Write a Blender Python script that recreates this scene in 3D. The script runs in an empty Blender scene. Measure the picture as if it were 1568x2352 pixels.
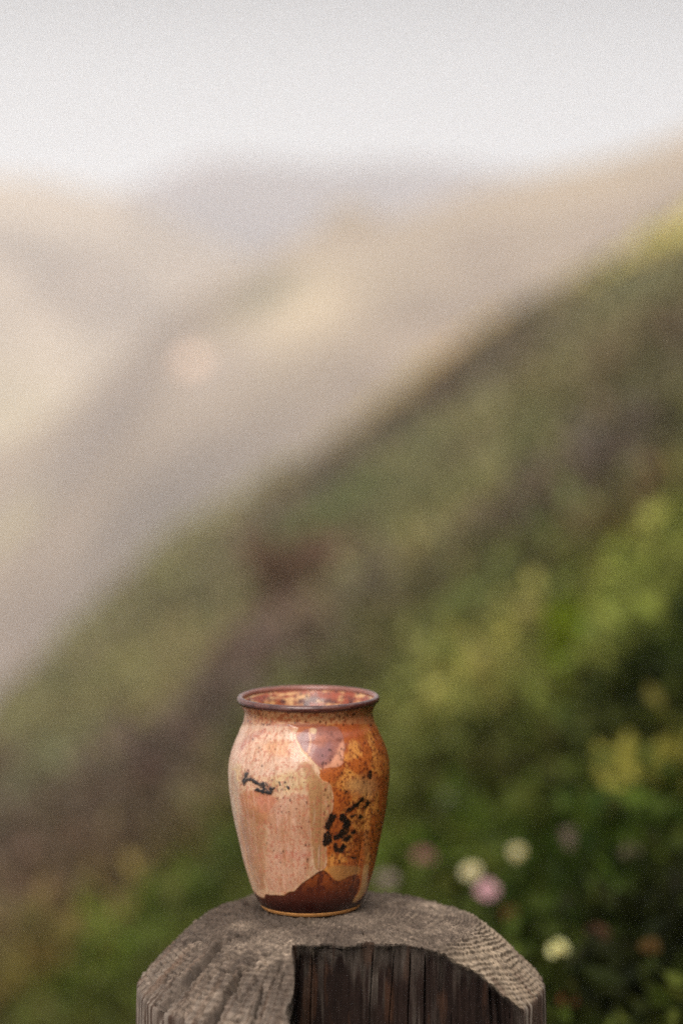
import bpy, bmesh, math, random
import numpy as np
from mathutils import Vector, Matrix
R = math.radians
rng = np.random.default_rng(7)
random.seed(7)
scene = bpy.context.scene
COL = scene.collection

# ------------------------------------------------------------------ camera
PITCH = R(3.0)
FPX = 4900.0                                   # focal length in units of a 1568 x 2352 frame
cd = bpy.data.cameras.new('camera')
cam = bpy.data.objects.new('camera', cd); COL.objects.link(cam)
cam.location = (0, 0, 0)
cam.rotation_euler = (R(90) - PITCH, 0, 0)
cd.sensor_fit = 'VERTICAL'; cd.sensor_height = 36.0; cd.sensor_width = 24.0
cd.lens = 75.0
cd.clip_start = 0.05; cd.clip_end = 6000
cd.dof.use_dof = True
cd.dof.focus_distance = 1.150
cd.dof.aperture_fstop = 2.9
cd.dof.aperture_blades = 0
scene.camera = cam

# ------------------------------------------------------------------ world: pale overcast sky over a Nishita base
SUN_EL, SUN_AZ = R(46), R(-166)                # azimuth measured from +Y towards +X (negative = left)
w = bpy.data.worlds.new('World'); scene.world = w; w.use_nodes = True
nt = w.node_tree; nt.nodes.clear()
def wn(t): return nt.nodes.new(t)
out = wn('ShaderNodeOutputWorld'); bg = wn('ShaderNodeBackground')
sky = wn('ShaderNodeTexSky'); sky.sky_type = 'NISHITA'; sky.sun_disc = False
sky.sun_elevation = SUN_EL; sky.sun_rotation = SUN_AZ
sky.dust_density = 6; sky.air_density = 1.0
tc = wn('ShaderNodeTexCoord'); sep = wn('ShaderNodeSeparateXYZ')
ramp = wn('ShaderNodeValToRGB')
e = ramp.color_ramp.elements
e[0].position = 0.0;  e[0].color = (1.22, 1.24, 1.27, 1)
e[1].position = 1.0;  e[1].color = (0.80, 0.81, 0.83, 1)
for p, c in ((0.085, (1.20, 1.22, 1.25, 1)), (0.185, (0.20, 0.21, 0.23, 1)), (0.45, (0.42, 0.43, 0.45, 1))):
    k = e.new(p); k.color = c
mul = wn('ShaderNodeVectorMath'); mul.operation = 'SCALE'; mul.inputs[3].default_value = 10.0
mix = wn('ShaderNodeMix'); mix.data_type = 'RGBA'; mix.inputs[0].default_value = 0.96
nt.links.new(tc.outputs['Generated'], sep.inputs[0])
nt.links.new(sep.outputs['Z'], ramp.inputs[0])
nt.links.new(ramp.outputs[0], mul.inputs[0])
nt.links.new(sky.outputs[0], mix.inputs[6])
nt.links.new(mul.outputs[0], mix.inputs[7])
nt.links.new(mix.outputs[2], bg.inputs['Color'])
bg.inputs['Strength'].default_value = 0.10
nt.links.new(bg.outputs[0], out.inputs['Surface'])

sl = bpy.data.lights.new('sun', 'SUN'); sl.energy = 3.2; sl.angle = R(40); sl.color = (1.0, 0.96, 0.90)
so = bpy.data.objects.new('sun', sl); COL.objects.link(so)
sd = Vector((math.sin(SUN_AZ) * math.cos(SUN_EL), math.cos(SUN_AZ) * math.cos(SUN_EL), math.sin(SUN_EL)))
so.rotation_euler = (-sd).to_track_quat('-Z', 'Y').to_euler()

scene.view_settings.view_transform = 'Standard'; scene.view_settings.look = 'None'
scene.view_settings.exposure = 0.40; scene.view_settings.gamma = 1.0
scene.view_settings.use_curve_mapping = False
scene.render.engine = 'CYCLES'
scene.cycles.use_denoising = False        # the photograph has visible film grain
scene.cycles.use_adaptive_sampling = False
scene.cycles.sample_clamp_indirect = 3.0
scene.cycles.max_bounces = 8
scene.cycles.volume_bounces = 3
scene.cycles.volume_step_rate = 1.0

# ------------------------------------------------------------------ helpers
FWD = np.array([0, math.cos(PITCH), -math.sin(PITCH)]); UPV = np.array([0, math.sin(PITCH), math.cos(PITCH)])
def ray(x, y):
    """direction through a point of the photograph (1568 x 2352), scaled to world y = 1"""
    d = FWD + (x - 784) / FPX * np.array([1.0, 0, 0]) + (1176 - y) / FPX * UPV
    return d / d[1]
def at(x, y, Y): return ray(x, y) * Y
def lin(c):
    c = np.asarray(c, float) / 255.0
    return np.where(c <= 0.04045, c / 12.92, ((c + 0.055) / 1.055) ** 2.4)
def sstep(a, b, x):
    t = np.clip((x - a) / (b - a), 0, 1); return t * t * (3 - 2 * t)

def _h(ix, iy, seed):
    n = (ix.astype(np.int64) * 374761393 + iy.astype(np.int64) * 668265263 + seed * 1442695041) & 0x7fffffff
    n = ((n ^ (n >> 13)) * 1274126177) & 0x7fffffff
    return ((n ^ (n >> 16)) & 0xffff) / 65535.0
def vnoise(x, y, seed=0):
    x, y = np.broadcast_arrays(np.asarray(x, float), np.asarray(y, float))
    ix, iy = np.floor(x), np.floor(y); fx, fy = x - ix, y - iy
    fx = fx * fx * (3 - 2 * fx); fy = fy * fy * (3 - 2 * fy)
    a = _h(ix, iy, seed); b = _h(ix + 1, iy, seed); c = _h(ix, iy + 1, seed); d = _h(ix + 1, iy + 1, seed)
    return (a * (1 - fx) + b * fx) * (1 - fy) + (c * (1 - fx) + d * fx) * fy
def fbm(x, y, seed=0, oct=4):
    s = 0; a = 0.5; t = 0
    for k in range(oct):
        s = s + a * vnoise(x * 2 ** k + 17.3 * k, y * 2 ** k - 9.1 * k, seed + k); t += a; a *= 0.5
    return s / t                                # 0..1

def mesh_np(name, verts, faces, mat, parent=None, smooth=True, attr=None):
    """verts (n,3), faces (m,k) with k = 3 or 4"""
    verts = np.ascontiguousarray(verts, np.float32); faces = np.ascontiguousarray(faces, np.int32)
    me = bpy.data.meshes.new(name)
    me.vertices.add(len(verts)); me.vertices.foreach_set('co', verts.ravel())
    m, k = faces.shape
    me.loops.add(m * k); me.loops.foreach_set('vertex_index', faces.ravel())
    me.polygons.add(m); me.polygons.foreach_set('loop_start', np.arange(0, m * k, k, dtype=np.int32))
    if smooth: me.polygons.foreach_set('use_smooth', np.ones(m, bool))
    me.update(calc_edges=True); me.validate()
    for an, av in (attr or {}).items():
        if av.ndim == 2:
            a = me.attributes.new(an, 'FLOAT_COLOR', 'POINT')
            c = np.ones((len(verts), 4), np.float32); c[:, :3] = av
            a.data.foreach_set('color', c.ravel())
        else:
            a = me.attributes.new(an, 'FLOAT', 'POINT'); a.data.foreach_set('value', av.astype(np.float32))
    me.materials.append(mat)
    o = bpy.data.objects.new(name, me); COL.objects.link(o)
    if parent: o.parent = parent
    return o
def grid_faces(nu, nv, wrap=False, flip=False):
    """index of (i, j) = i * nv + j; i along u (wraps), j along v"""
    iu = np.arange(nu if wrap else nu - 1); jv = np.arange(nv - 1)
    I, J = np.meshgrid(iu, jv, indexing='ij'); I2 = (I + 1) % nu
    f = np.stack([I * nv + J, I2 * nv + J, I2 * nv + J + 1, I * nv + J + 1], -1).reshape(-1, 4)
    return f[:, ::-1] if flip else f
def empty(name, loc):
    o = bpy.data.objects.new(name, None); COL.objects.link(o); o.location = loc
    o.empty_display_size = 0.02; return o
def tag(o, label=None, cat=None, group=None, kind=None):
    for k, v in (('label', label), ('category', cat), ('group', group), ('kind', kind)):
        if v: o[k] = v
    return o

def material(name, attr=None, color=(0.5, 0.5, 0.5), rough=0.7, coat=0.0, noise=None, bump=None, spec=0.5, transl=0.0):
    """principled material; base colour from an attribute or a constant, broken up by object-space noise"""
    m = bpy.data.materials.new(name); m.use_nodes = True
    t = m.node_tree; t.nodes.clear(); L = t.links.new
    o = t.nodes.new('ShaderNodeOutputMaterial'); p = t.nodes.new('ShaderNodeBsdfPrincipled')
    p.inputs['Roughness'].default_value = rough; p.inputs['Specular IOR Level'].default_value = spec
    p.inputs['Coat Weight'].default_value = coat; p.inputs['Coat Roughness'].default_value = 0.08
    if attr:
        a = t.nodes.new('ShaderNodeAttribute'); a.attribute_name = attr; src = a.outputs['Color']
    else:
        a = t.nodes.new('ShaderNodeRGB'); a.outputs[0].default_value = (*color, 1); src = a.outputs[0]
    if noise:
        sc, amt, stretch = noise
        co = t.nodes.new('ShaderNodeTexCoord'); mp = t.nodes.new('ShaderNodeMapping'); mp.inputs['Scale'].default_value = stretch
        n = t.nodes.new('ShaderNodeTexNoise'); n.inputs['Scale'].default_value = sc; n.inputs['Detail'].default_value = 5
        mr = t.nodes.new('ShaderNodeMapRange'); mr.inputs[1].default_value = 0.25; mr.inputs[2].default_value = 0.75
        mr.inputs[3].default_value = 1 - amt; mr.inputs[4].default_value = 1 + amt
        v = t.nodes.new('ShaderNodeVectorMath'); v.operation = 'SCALE'
        L(co.outputs['Object'], mp.inputs[0]); L(mp.outputs[0], n.inputs['Vector']); L(n.outputs[0], mr.inputs[0])
        L(src, v.inputs[0]); L(mr.outputs[0], v.inputs[3]); src = v.outputs[0]
        if bump:
            b = t.nodes.new('ShaderNodeBump'); b.inputs['Strength'].default_value = bump[0]; b.inputs['Distance'].default_value = bump[1]
            L(n.outputs[0], b.inputs['Height']); L(b.outputs[0], p.inputs['Normal'])
    L(src, p.inputs['Base Color'])
    if transl:
        tr = t.nodes.new('ShaderNodeBsdfTranslucent'); mx = t.nodes.new('ShaderNodeMixShader'); mx.inputs[0].default_value = transl
        L(src, tr.inputs['Color']); L(p.outputs[0], mx.inputs[1]); L(tr.outputs[0], mx.inputs[2]); L(mx.outputs[0], o.inputs[0])
    else:
        L(p.outputs[0], o.inputs[0])
    return m

M_ground = material('hillside_soil', 'cover', rough=0.95, spec=0.1, noise=(9, 0.35, (1, 1, 1)), bump=(0.5, 0.05))
M_far = material('far_scrub', 'cover', rough=1.0, spec=0.0, noise=(0.06, 0.18, (1, 1, 1)))
M_leaf = material('leaf_tissue', 'cover', rough=0.7, spec=0.08, transl=0.35)
M_sea = material('sea_water', color=(0.05, 0.06, 0.07), rough=0.35, noise=(0.2, 0.3, (1, 1, 1)), bump=(0.4, 0.5))
M_wood = material('weathered_wood', 'wood', rough=0.9, spec=0.15, noise=(420, 0.30, (1, 1, 0.35)), bump=(0.35, 0.0012))
M_glaze = material('stoneware_glaze', 'glaze', rough=0.38, coat=0.40, noise=(600, 0.16, (1, 1, 0.6)), bump=(0.04, 0.0003))
M_foot = material('bare_stoneware', 'glaze', rough=0.75, spec=0.3, noise=(900, 0.14, (1, 1, 1)), bump=(0.1, 0.0003))

# ------------------------------------------------------------------ terrain
SLOPE, HG, Y1 = 0.68, 0.66, 42.0
# crest of the near hillside, as directions seen from the path
crest_px = np.array([(-500, 2400), (-250, 2110), (-80, 1860), (0, 1725), (60, 1610), (130, 1475), (250, 1312), (400, 1205), (600, 1092), (740, 1010),
                     (850, 930), (950, 850), (1060, 765), (1200, 690), (1400, 605), (1568, 540), (1800, 430), (2100, 260)], float)
_cr = np.array([ray(a, b + 78) * Y1 for a, b in crest_px])
_dev = (_cr[:, 2]) - (SLOPE * _cr[:, 0] - HG)
def hill_z(x, y):
    dev = np.interp(x, _cr[:, 0], _dev)
    bend = -0.24 * np.clip(-x - 1.9, 0, None) ** 1.25 * sstep(4, 10, y)      # the slope steepens towards the valley
    z = SLOPE * x - HG + np.minimum(dev * sstep(9, 41, y), bend + np.clip(dev, 0, None) * sstep(9, 41, y))
    amp = np.clip(0.012 + 0.010 * y, 0, 0.32)
    z = z + amp * (fbm(x * 1.1, y * 0.55, 3, 4) - 0.5) * 1.2 * (1 - 0.75 * sstep(28, 40, y))
    over = np.clip(y - Y1, 0, None)
    return z - 0.55 * over - 0.35 * (1 - np.exp(-over / 2.0))

# vegetation patches: centre in the photograph, length along the slope, depth, colour of the plants there with some light and shade painted in
P = [  # x, y, L, T, rgb
 (1560, 545, 220, 40, (206, 180, 84)), (1430, 600, 260, 40, (206, 180, 92)), (1290, 655, 240, 36, (196, 170, 92)), (1170, 715, 200, 34, (176, 150, 92)),  # yellow scrub on the crest, warm light painted into its colour
 (880, 925, 160, 40, (160, 142, 84)), (760, 1010, 200, 40, (140, 128, 82)), (560, 1130, 260, 45, (128, 120, 80)), (330, 1275, 260, 45, (120, 116, 72)), (180, 1400, 160, 40, (118, 112, 70)),
 (1470, 640, 260, 60, (108, 110, 72)), (1500, 770, 260, 60, (98, 80, 60)), (1310, 720, 260, 60, (104, 96, 70)),
 (1060, 850, 360, 60, (92, 76, 62)), (900, 980, 320, 70, (94, 80, 66)), (700, 1130, 320, 60, (98, 84, 72)),
 (1250, 870, 300, 70, (112, 106, 64)), (1000, 1010, 320, 60, (108, 106, 62)), (1450, 900, 240, 60, (90, 84, 48)),
 (1010, 1240, 330, 46, (152, 142, 74)), (840, 1345, 260, 46, (138, 128, 70)), (780, 1175, 260, 70, (92, 100, 54)),
 (1120, 1120, 280, 60, (104, 104, 56)), (480, 1260, 300, 60, (112, 106, 68)), (690, 1370, 150, 80, (118, 90, 74)),
 (560, 1470, 300, 80, (98, 76, 66)), (400, 1530, 260, 60, (128, 120, 68)), (230, 1620, 220, 60, (116, 110, 62)),
 (900, 1330, 240, 70, (88, 74, 64)), (1260, 1150, 260, 70, (94, 78, 66)), (1400, 1060, 220, 60, (96, 84, 74)),
 (1480, 1180, 200, 70, (88, 66, 46)), (1200, 1300, 260, 60, (80, 82, 44)), (1150, 1440, 260, 70, (98, 102, 54)),
 (1440, 1390, 260, 90, (116, 120, 56)), (1535, 1500, 110, 90, (40, 52, 12)), (1060, 1620, 300, 60, (138, 132, 70)),
 (950, 1700, 160, 50, (130, 126, 68)), (980, 1510, 220, 80, (78, 72, 42)), (1220, 1620, 180, 100, (104, 108, 50)),
 (1130, 1800, 150, 90, (46, 34, 18)), (1190, 1725, 150, 60, (44, 48, 14)), (1520, 1790, 180, 60, (140, 132, 58)),  # first patch: shade of a hollow painted as dark plants
 (1360, 1720, 160, 70, (66, 70, 30)), (1050, 1900, 200, 80, (78, 98, 26)), (1400, 1880, 240, 90, (58, 70, 28)),
 (1460, 2260, 260, 220, (26, 28, 10)), (1250, 2060, 220, 120, (48, 62, 18)), (1380, 2050, 200, 100, (62, 76, 24)),  # first patch: shaded gaps between the stalks painted dark
 (360, 1730, 420, 100, (104, 88, 76)), (640, 1560, 300, 70, (96, 74, 64)), (200, 2010, 300, 80, (96, 76, 58)), (60, 2120, 220, 70, (92, 74, 52)), (160, 1870, 300, 70, (92, 76, 64)), (60, 1790, 180, 70, (96, 98, 66)), (480, 1720, 360, 90, (98, 80, 70)), (150, 1990, 420, 110, (92, 74, 60)), (330, 2010, 300, 70, (94, 78, 60)), (300, 1900, 360, 90, (74, 58, 50)),
 (80, 1950, 260, 90, (84, 66, 52)), (430, 1830, 260, 70, (84, 70, 62)), (560, 1930, 200, 70, (118, 116, 54)),
 (380, 2035, 220, 60, (116, 96, 48)), (470, 2090, 200, 70, (66, 76, 28)), (350, 2140, 180, 70, (44, 58, 14)),
 (180, 2140, 200, 60, (112, 86, 40)), (300, 2070, 320, 80, (106, 92, 54)), (220, 2140, 240, 80, (92, 80, 46)), (420, 2160, 200, 80, (54, 60, 26)), (420, 2080, 160, 50, (78, 80, 40)), (330, 1980, 300, 60, (96, 84, 58)), (80, 2270, 220, 60, (106, 88, 34)), (230, 2310, 140, 80, (84, 96, 34)),
 (130, 2200, 160, 60, (84, 92, 52)), (520, 2010, 120, 50, (90, 96, 48)),
]
PX = []
for x, y, L, T, c in P:
    d = ray(x, y)
    yy = np.linspace(1.5, 40.5, 4000)                # where this line of sight meets the tops of the plants
    hit = np.nonzero(d[2] * yy < hill_z(d[0] * yy, yy) + 0.02 + 0.0075 * yy)[0]
    Y = yy[hit[0]] if len(hit) else 40.5
    PX.append((d[0] * Y, Y, max(0.05, L / 2 * 0.83 / FPX * Y), max(0.06, min(8, T / 2 / FPX * Y * Y / 0.6)) if len(hit) else 5.0, lin(c), 9.0 if sum(c) > 410 and y < 760 else 2.0 if len(hit) else 7.0))
GAIN = 1.0
def cover_color(x, y, seed=0):
    n = fbm(x * 0.9, y * 0.45, 21, 4)[..., None]; n2 = fbm(x * 2.2, y * 1.0, 33, 3)[..., None]
    near = sstep(6, 2, y)[..., None]
    a = lin((98, 84, 66)) * (1 - near) + lin((66, 66, 28)) * near
    b = lin((108, 106, 62)) * (1 - near) + lin((86, 94, 36)) * near
    c = a + (b - a) * np.clip((n - 0.38) / 0.24, 0, 1)
    c = c + (lin((84, 66, 54)) - c) * np.clip((n2 - 0.58) / 0.2, 0, 1) * (1 - near)
    W = np.full(x.shape, 0.10)[..., None]; acc = c * W
    xs = x + (fbm(x * 1.5, y, 55, 3) - 0.5) * 0.12 * y * 0.3; ys = y + (fbm(x * 2, y * 0.8, 77, 3) - 0.5) * 0.25 * y
    for px, py, rx, ry, col, wt in PX:
        g = np.exp(-((xs - px) / rx) ** 2 - ((ys - py) / ry) ** 2)[..., None] * wt
        acc = acc + g * col; W = W + g
    acc = acc / W; W = 1.0
    g_ = acc.mean(-1, keepdims=True) * np.array([1.20, 1.02, 0.78]); acc = acc + (g_ - acc) * (0.36 * sstep(3.2, 6, y))[..., None]  # haze painted in: farther plants turn greyer and browner
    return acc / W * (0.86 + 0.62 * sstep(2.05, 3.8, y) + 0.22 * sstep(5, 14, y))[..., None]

def axis(segs):
    o = []
    for a, b, n in segs: o.append(np.linspace(a, b, n, endpoint=False))
    o.append([segs[-1][1]]); return np.concatenate(o)
gx = axis([(-80, -20, 24), (-20, -10, 35), (-10, -3, 100), (-3, 3, 150), (3, 10, 100), (10, 20, 25), (20, 50, 14)])
gy = axis([(-30, -2, 28), (-2, 1, 24), (1, 6, 100), (6, 20, 120), (20, 43, 110), (43, 60, 30), (60, 110, 25)])
X, Y = np.meshgrid(gx, gy, indexing='ij')
Z = hill_z(X, Y)
soil = cover_color(X.ravel(), Y.ravel()) * (0.22 + 0.45 * sstep(3, 9, Y.ravel()))[:, None]  # near soil darkened, painting in the shaded gaps between plants
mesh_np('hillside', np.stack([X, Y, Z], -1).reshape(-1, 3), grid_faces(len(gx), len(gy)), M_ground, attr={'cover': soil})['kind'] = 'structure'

# far hills: a crest read as directions, its near face falling towards the valley, its far side falling away
def far_hill(name, pts, Yc, near_y, kface, colf, seed, rough, back=250):
    pts = np.array(pts, float); c = np.array([ray(a, b) * Yc for a, b in pts])
    x = np.linspace(c[0, 0], c[-1, 0], 220)
    y = np.concatenate([np.linspace(near_y, Yc, 130), Yc + np.linspace(5, back, 24)])
    X, Y = np.meshgrid(x, y, indexing='ij')
    cz = np.interp(X, c[:, 0], c[:, 2])
    cz = cz + 0  # crest height along x
    dn = np.clip(Yc - Y, 0, None); df = np.clip(Y - Yc, 0, None)
    Z = cz - kface * dn * (1 - 0.25 * np.exp(-dn / (0.15 * Yc))) - 0.45 * df
    w = Yc / 12.0
    Z = Z + rough * (fbm(X / w, Y / w, seed, 4) - 0.5) * sstep(0, 0.12 * Yc, dn) + rough * 0.12 * (fbm(X / w * 4, Y / w * 4, seed + 9, 3) - 0.5)
    col = colf(X.ravel(), Y.ravel())
    o = mesh_np(name, np.stack([X, Y, Z], -1).reshape(-1, 3), grid_faces(len(x), len(y)), M_far, attr={'cover': col})
    o['kind'] = 'structure'; return o, (lambda xx, yy: None)

def mixcol(a, b, t): return a + (b - a) * np.clip(t, 0, 1)[:, None]
def col_mid(x, y):
    c = mixcol(np.array([0.235, 0.172, 0.128]), np.array([0.34, 0.258, 0.182]), (fbm(x / 24, y / 20, 5, 4) - 0.35) / 0.3)
    for bx, by, Yb, rx, ry, cc in FARP:
        d = ray(bx, by); px = d[0] * Yb
        c = mixcol(c, np.array(cc), 1.0 * np.exp(-((x - px) / rx) ** 2 - ((y - Yb) / ry) ** 2))
    return c
FARP = [(640, 790, 300, 11, 18, (0.50, 0.385, 0.24)), (500, 980, 292, 9, 12, (0.36, 0.28, 0.22)), (330, 830, 322, 10, 8, (0.225, 0.17, 0.135)), (120, 1120, 312, 12, 9, (0.235, 0.18, 0.14)), (420, 1100, 262, 16, 16, (0.16, 0.125, 0.10)), (610, 690, 318, 6, 9, (0.17, 0.14, 0.08)), (40, 1275, 303, 5, 10, (0.42, 0.34, 0.18)),
        (1400, 500, 330, 16, 12, (0.36, 0.27, 0.18)), (200, 1000, 310, 10, 10, (0.23, 0.175, 0.14))]
def col_left(x, y):
    c = mixcol(np.array([0.30, 0.225, 0.17]), np.array([0.46, 0.36, 0.265]), (fbm(x / 40, y / 40, 15, 4) - 0.35) / 0.3)
    d = ray(20, 930); c = mixcol(c, np.array([0.55, 0.45, 0.26]), 0.55 * np.exp(-((x - d[0] * 488) / 16) ** 2 - ((y - 488) / 22) ** 2))
    return c
def col_back(x, y):
    return mixcol(np.array([0.19, 0.15, 0.15]), np.array([0.28, 0.22, 0.215]), (fbm(x / 80, y / 80, 25, 4) - 0.35) / 0.3)

mid_pts = [(-1500, 2000), (-600, 1420), (-200, 1150), (0, 1035), (150, 935), (300, 800), (400, 700), (520, 628), (640, 572), (740, 525), (860, 515), (960, 480), (1100, 435), (1250, 402), (1400, 365), (1568, 312), (1900, 200), (2400, 60)]
left_pts = [(-1800, 300), (-500, 360), (-100, 400), (0, 404), (100, 412), (200, 438), (300, 455), (450, 540), (700, 640), (1000, 760)]
back_pts = [(-1500, 520), (0, 490), (200, 462), (300, 430), (400, 388), (500, 362), (620, 370), (760, 378), (900, 372), (1050, 380), (1150, 396), (1350, 395), (1700, 360), (2800, 330)]
valley, _ = far_hill('valley_slope', mid_pts, 340, 120, 0.42, col_mid, 101, 9)
far_hill('distant_hill', left_pts, 620, 330, 0.50, col_left, 111, 14)
far_hill('distant_ridge', back_pts, 1050, 700, 0.40, col_back, 121, 20)
sea = mesh_np('sea', np.array([(-1400, -250, -75), (1400, -250, -75), (1400, 1500, -75), (-1400, 1500, -75)]), np.array([[0, 1, 2, 3]]), M_sea)
sea['kind'] = 'structure'

# ------------------------------------------------------------------ haze
hz = bpy.data.materials.new('sea_haze'); hz.use_nodes = True
t = hz.node_tree; t.nodes.clear()
ho = t.nodes.new('ShaderNodeOutputMaterial'); hv = t.nodes.new('ShaderNodeVolumePrincipled')
hv.inputs['Color'].default_value = (0.97, 0.975, 0.985, 1); hv.inputs['Density'].default_value = 0.0012
hv.inputs['Anisotropy'].default_value = 0.25
t.links.new(hv.outputs[0], ho.inputs['Volume'])
x0, x1, y0, y1, z0, z1 = -1450, 1450, -300, 1550, -77, 235
bv = [(x0, y0, z0), (x1, y0, z0), (x1, y1, z0), (x0, y1, z0), (x0, y0, z1), (x1, y0, z1), (x1, y1, z1), (x0, y1, z1)]
bf = [(0, 3, 2, 1), (4, 5, 6, 7), (0, 1, 5, 4), (1, 2, 6, 5), (2, 3, 7, 6), (3, 0, 4, 7)]
haze = mesh_np('haze', np.array(bv), np.array(bf), hz, smooth=False); haze['kind'] = 'stuff'

# ------------------------------------------------------------------ ground cover
def leaf_quads(cen, size, up, width, col):
    """kite-shaped leaves folded along the midrib: 4 verts, 2 tris each"""
    n = len(cen)
    az = rng.uniform(0, 2 * np.pi, n)
    el = np.clip(rng.normal(up, 0.35, n), -0.3, 1.5)
    d = np.stack([np.cos(az) * np.cos(el), np.sin(az) * np.cos(el), np.sin(el)], -1)
    s = np.stack([-np.sin(az), np.cos(az), np.zeros(n)], -1)
    nrm = np.cross(s, d)
    s = s * np.cos(0.5) ; roll = rng.normal(0, 0.5, n)[:, None]
    s = s * np.cos(roll) + nrm * np.sin(roll)
    sz = size[:, None]
    tip = cen + d * sz + np.array([0, 0, -0.12]) * sz
    midp = cen + d * sz * 0.5
    a = midp + s * sz * width + nrm * sz * 0.10; b = midp - s * sz * width + nrm * sz * 0.10
    v = np.stack([cen, a, tip, b], 1).reshape(-1, 3)
    i = np.arange(n)[:, None] * 4
    f = np.concatenate([i + np.array([[0, 1, 2]]), i + np.array([[0, 2, 3]])])
    return v, f, np.repeat(col, 4, 0)

def post_clear(x, y): return ((x - 0.0) ** 2 + (y - 1.18) ** 2) > 0.20 ** 2
def clumps(n, ylo, yhi, pw, per, rad_a, rad_b, hgt, seed):
    r = np.random.default_rng(seed)
    q = r.random(n); k = 1 - pw
    y = (ylo ** k + q * (yhi ** k - ylo ** k)) ** (1 / k)
    x = r.uniform(-1, 1, n) * (0.24 * y + 0.35)
    ok = post_clear(x, y); x, y = x[ok], y[ok]; n = len(x)
    rad = (rad_a + rad_b * y) * r.uniform(0.55, 1.4, n)
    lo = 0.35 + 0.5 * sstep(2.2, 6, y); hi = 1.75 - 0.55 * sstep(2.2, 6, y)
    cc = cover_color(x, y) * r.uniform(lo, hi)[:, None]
    idx = np.repeat(np.arange(n), per)
    a = r.uniform(0, 2 * np.pi, n * per); rr = np.sqrt(r.random(n * per))
    lx = x[idx] + np.cos(a) * rr * rad[idx]; ly = y[idx] + np.sin(a) * rr * rad[idx]
    dome = np.sqrt(np.clip(1 - rr ** 2, 0, 1))
    lz = hill_z(lx, ly) + rad[idx] * hgt * dome * r.uniform(0.2, 1.0, n * per)
    col = cc[idx] * r.uniform(0.7, 1.3, (n * per, 1)) * (1 + r.normal(0, 0.06, (n * per, 3)))
    return np.stack([lx, ly, lz], -1), rad[idx], np.clip(col, 0.004, 0.8)

V, F, C = [], [], []; base = 0
for args, ls, up, wd in (((2300, 1.35, 6, 1.5, 32, 0.03, 0.016, 1.5, 1), 0.42, 0.7, 0.24),
                         ((5200, 5, 41.9, 0.75, 20, 0.02, 0.012, 0.9, 2), 0.55, 0.7, 0.30)):
    cen, rad, col = clumps(*args)
    ok = post_clear(cen[:, 0], cen[:, 1]); cen, rad, col = cen[ok], rad[ok], col[ok]
    v, f, c = leaf_quads(cen, rad * ls * rng.uniform(0.7, 1.4, len(cen)), up, wd, col)
    V.append(v); F.append(f + base); C.append(c); base += len(v)
gc = mesh_np('ground_cover', np.concatenate(V), np.concatenate(F), M_leaf, smooth=False, attr={'cover': np.concatenate(C)})
tag(gc, 'low mixed green and dry brown plants covering the steep hillside', 'ground cover', kind='stuff')

def blades(n, fx, length, width, bend, seed, colf):
    r = np.random.default_rng(seed)
    x, y = fx(r, n); ok = post_clear(x, y); x, y = x[ok], y[ok]; n = len(x)
    z = hill_z(x, y) - 0.01
    L = length * r.uniform(0.5, 1.3, n); az = r.uniform(0, 2 * np.pi, n); lean = r.uniform(0.05, bend, n)
    d = np.stack([np.cos(az), np.sin(az)], -1); sd_ = np.stack([-d[:, 1], d[:, 0], np.zeros(n)], -1)
    vs = []
    for k, t_ in enumerate((0, 0.4, 0.75, 1.0)):
        off = lean * L * t_ ** 2
        p = np.stack([x + d[:, 0] * off, y + d[:, 1] * off, z + L * t_ * (1 - 0.25 * lean * t_)], -1)
        wv = (width * (1 - t_) ** 0.7 * (0.6 + 0.1 * y))[:, None] * sd_
        vs += [p - wv, p + wv]
    v = np.stack(vs, 1).reshape(-1, 3); i = np.arange(n)[:, None] * 8
    f = np.concatenate([i + np.array([[2 * k, 2 * k + 1, 2 * k + 3, 2 * k + 2]]) for k in range(3)])
    return v, f, np.repeat(colf(x, y, r), 8, 0)
def fx_near(r, n):
    y = 1.4 * (5.0 / 1.4) ** r.random(n); return r.uniform(-1, 1, n) * (0.24 * y + 0.3), y
v, f, c = blades(15000, fx_near, 0.085, 0.0016, 0.9, 5, lambda x, y, r: np.clip(cover_color(x, y) * r.uniform(0.7, 1.5, (len(x), 1)), 0.004, 0.6))
gr = mesh_np('grass', v, f, M_leaf, attr={'cover': c}); tag(gr, 'thin green grass growing among the plants on the slope', 'grass', kind='stuff')

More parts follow.
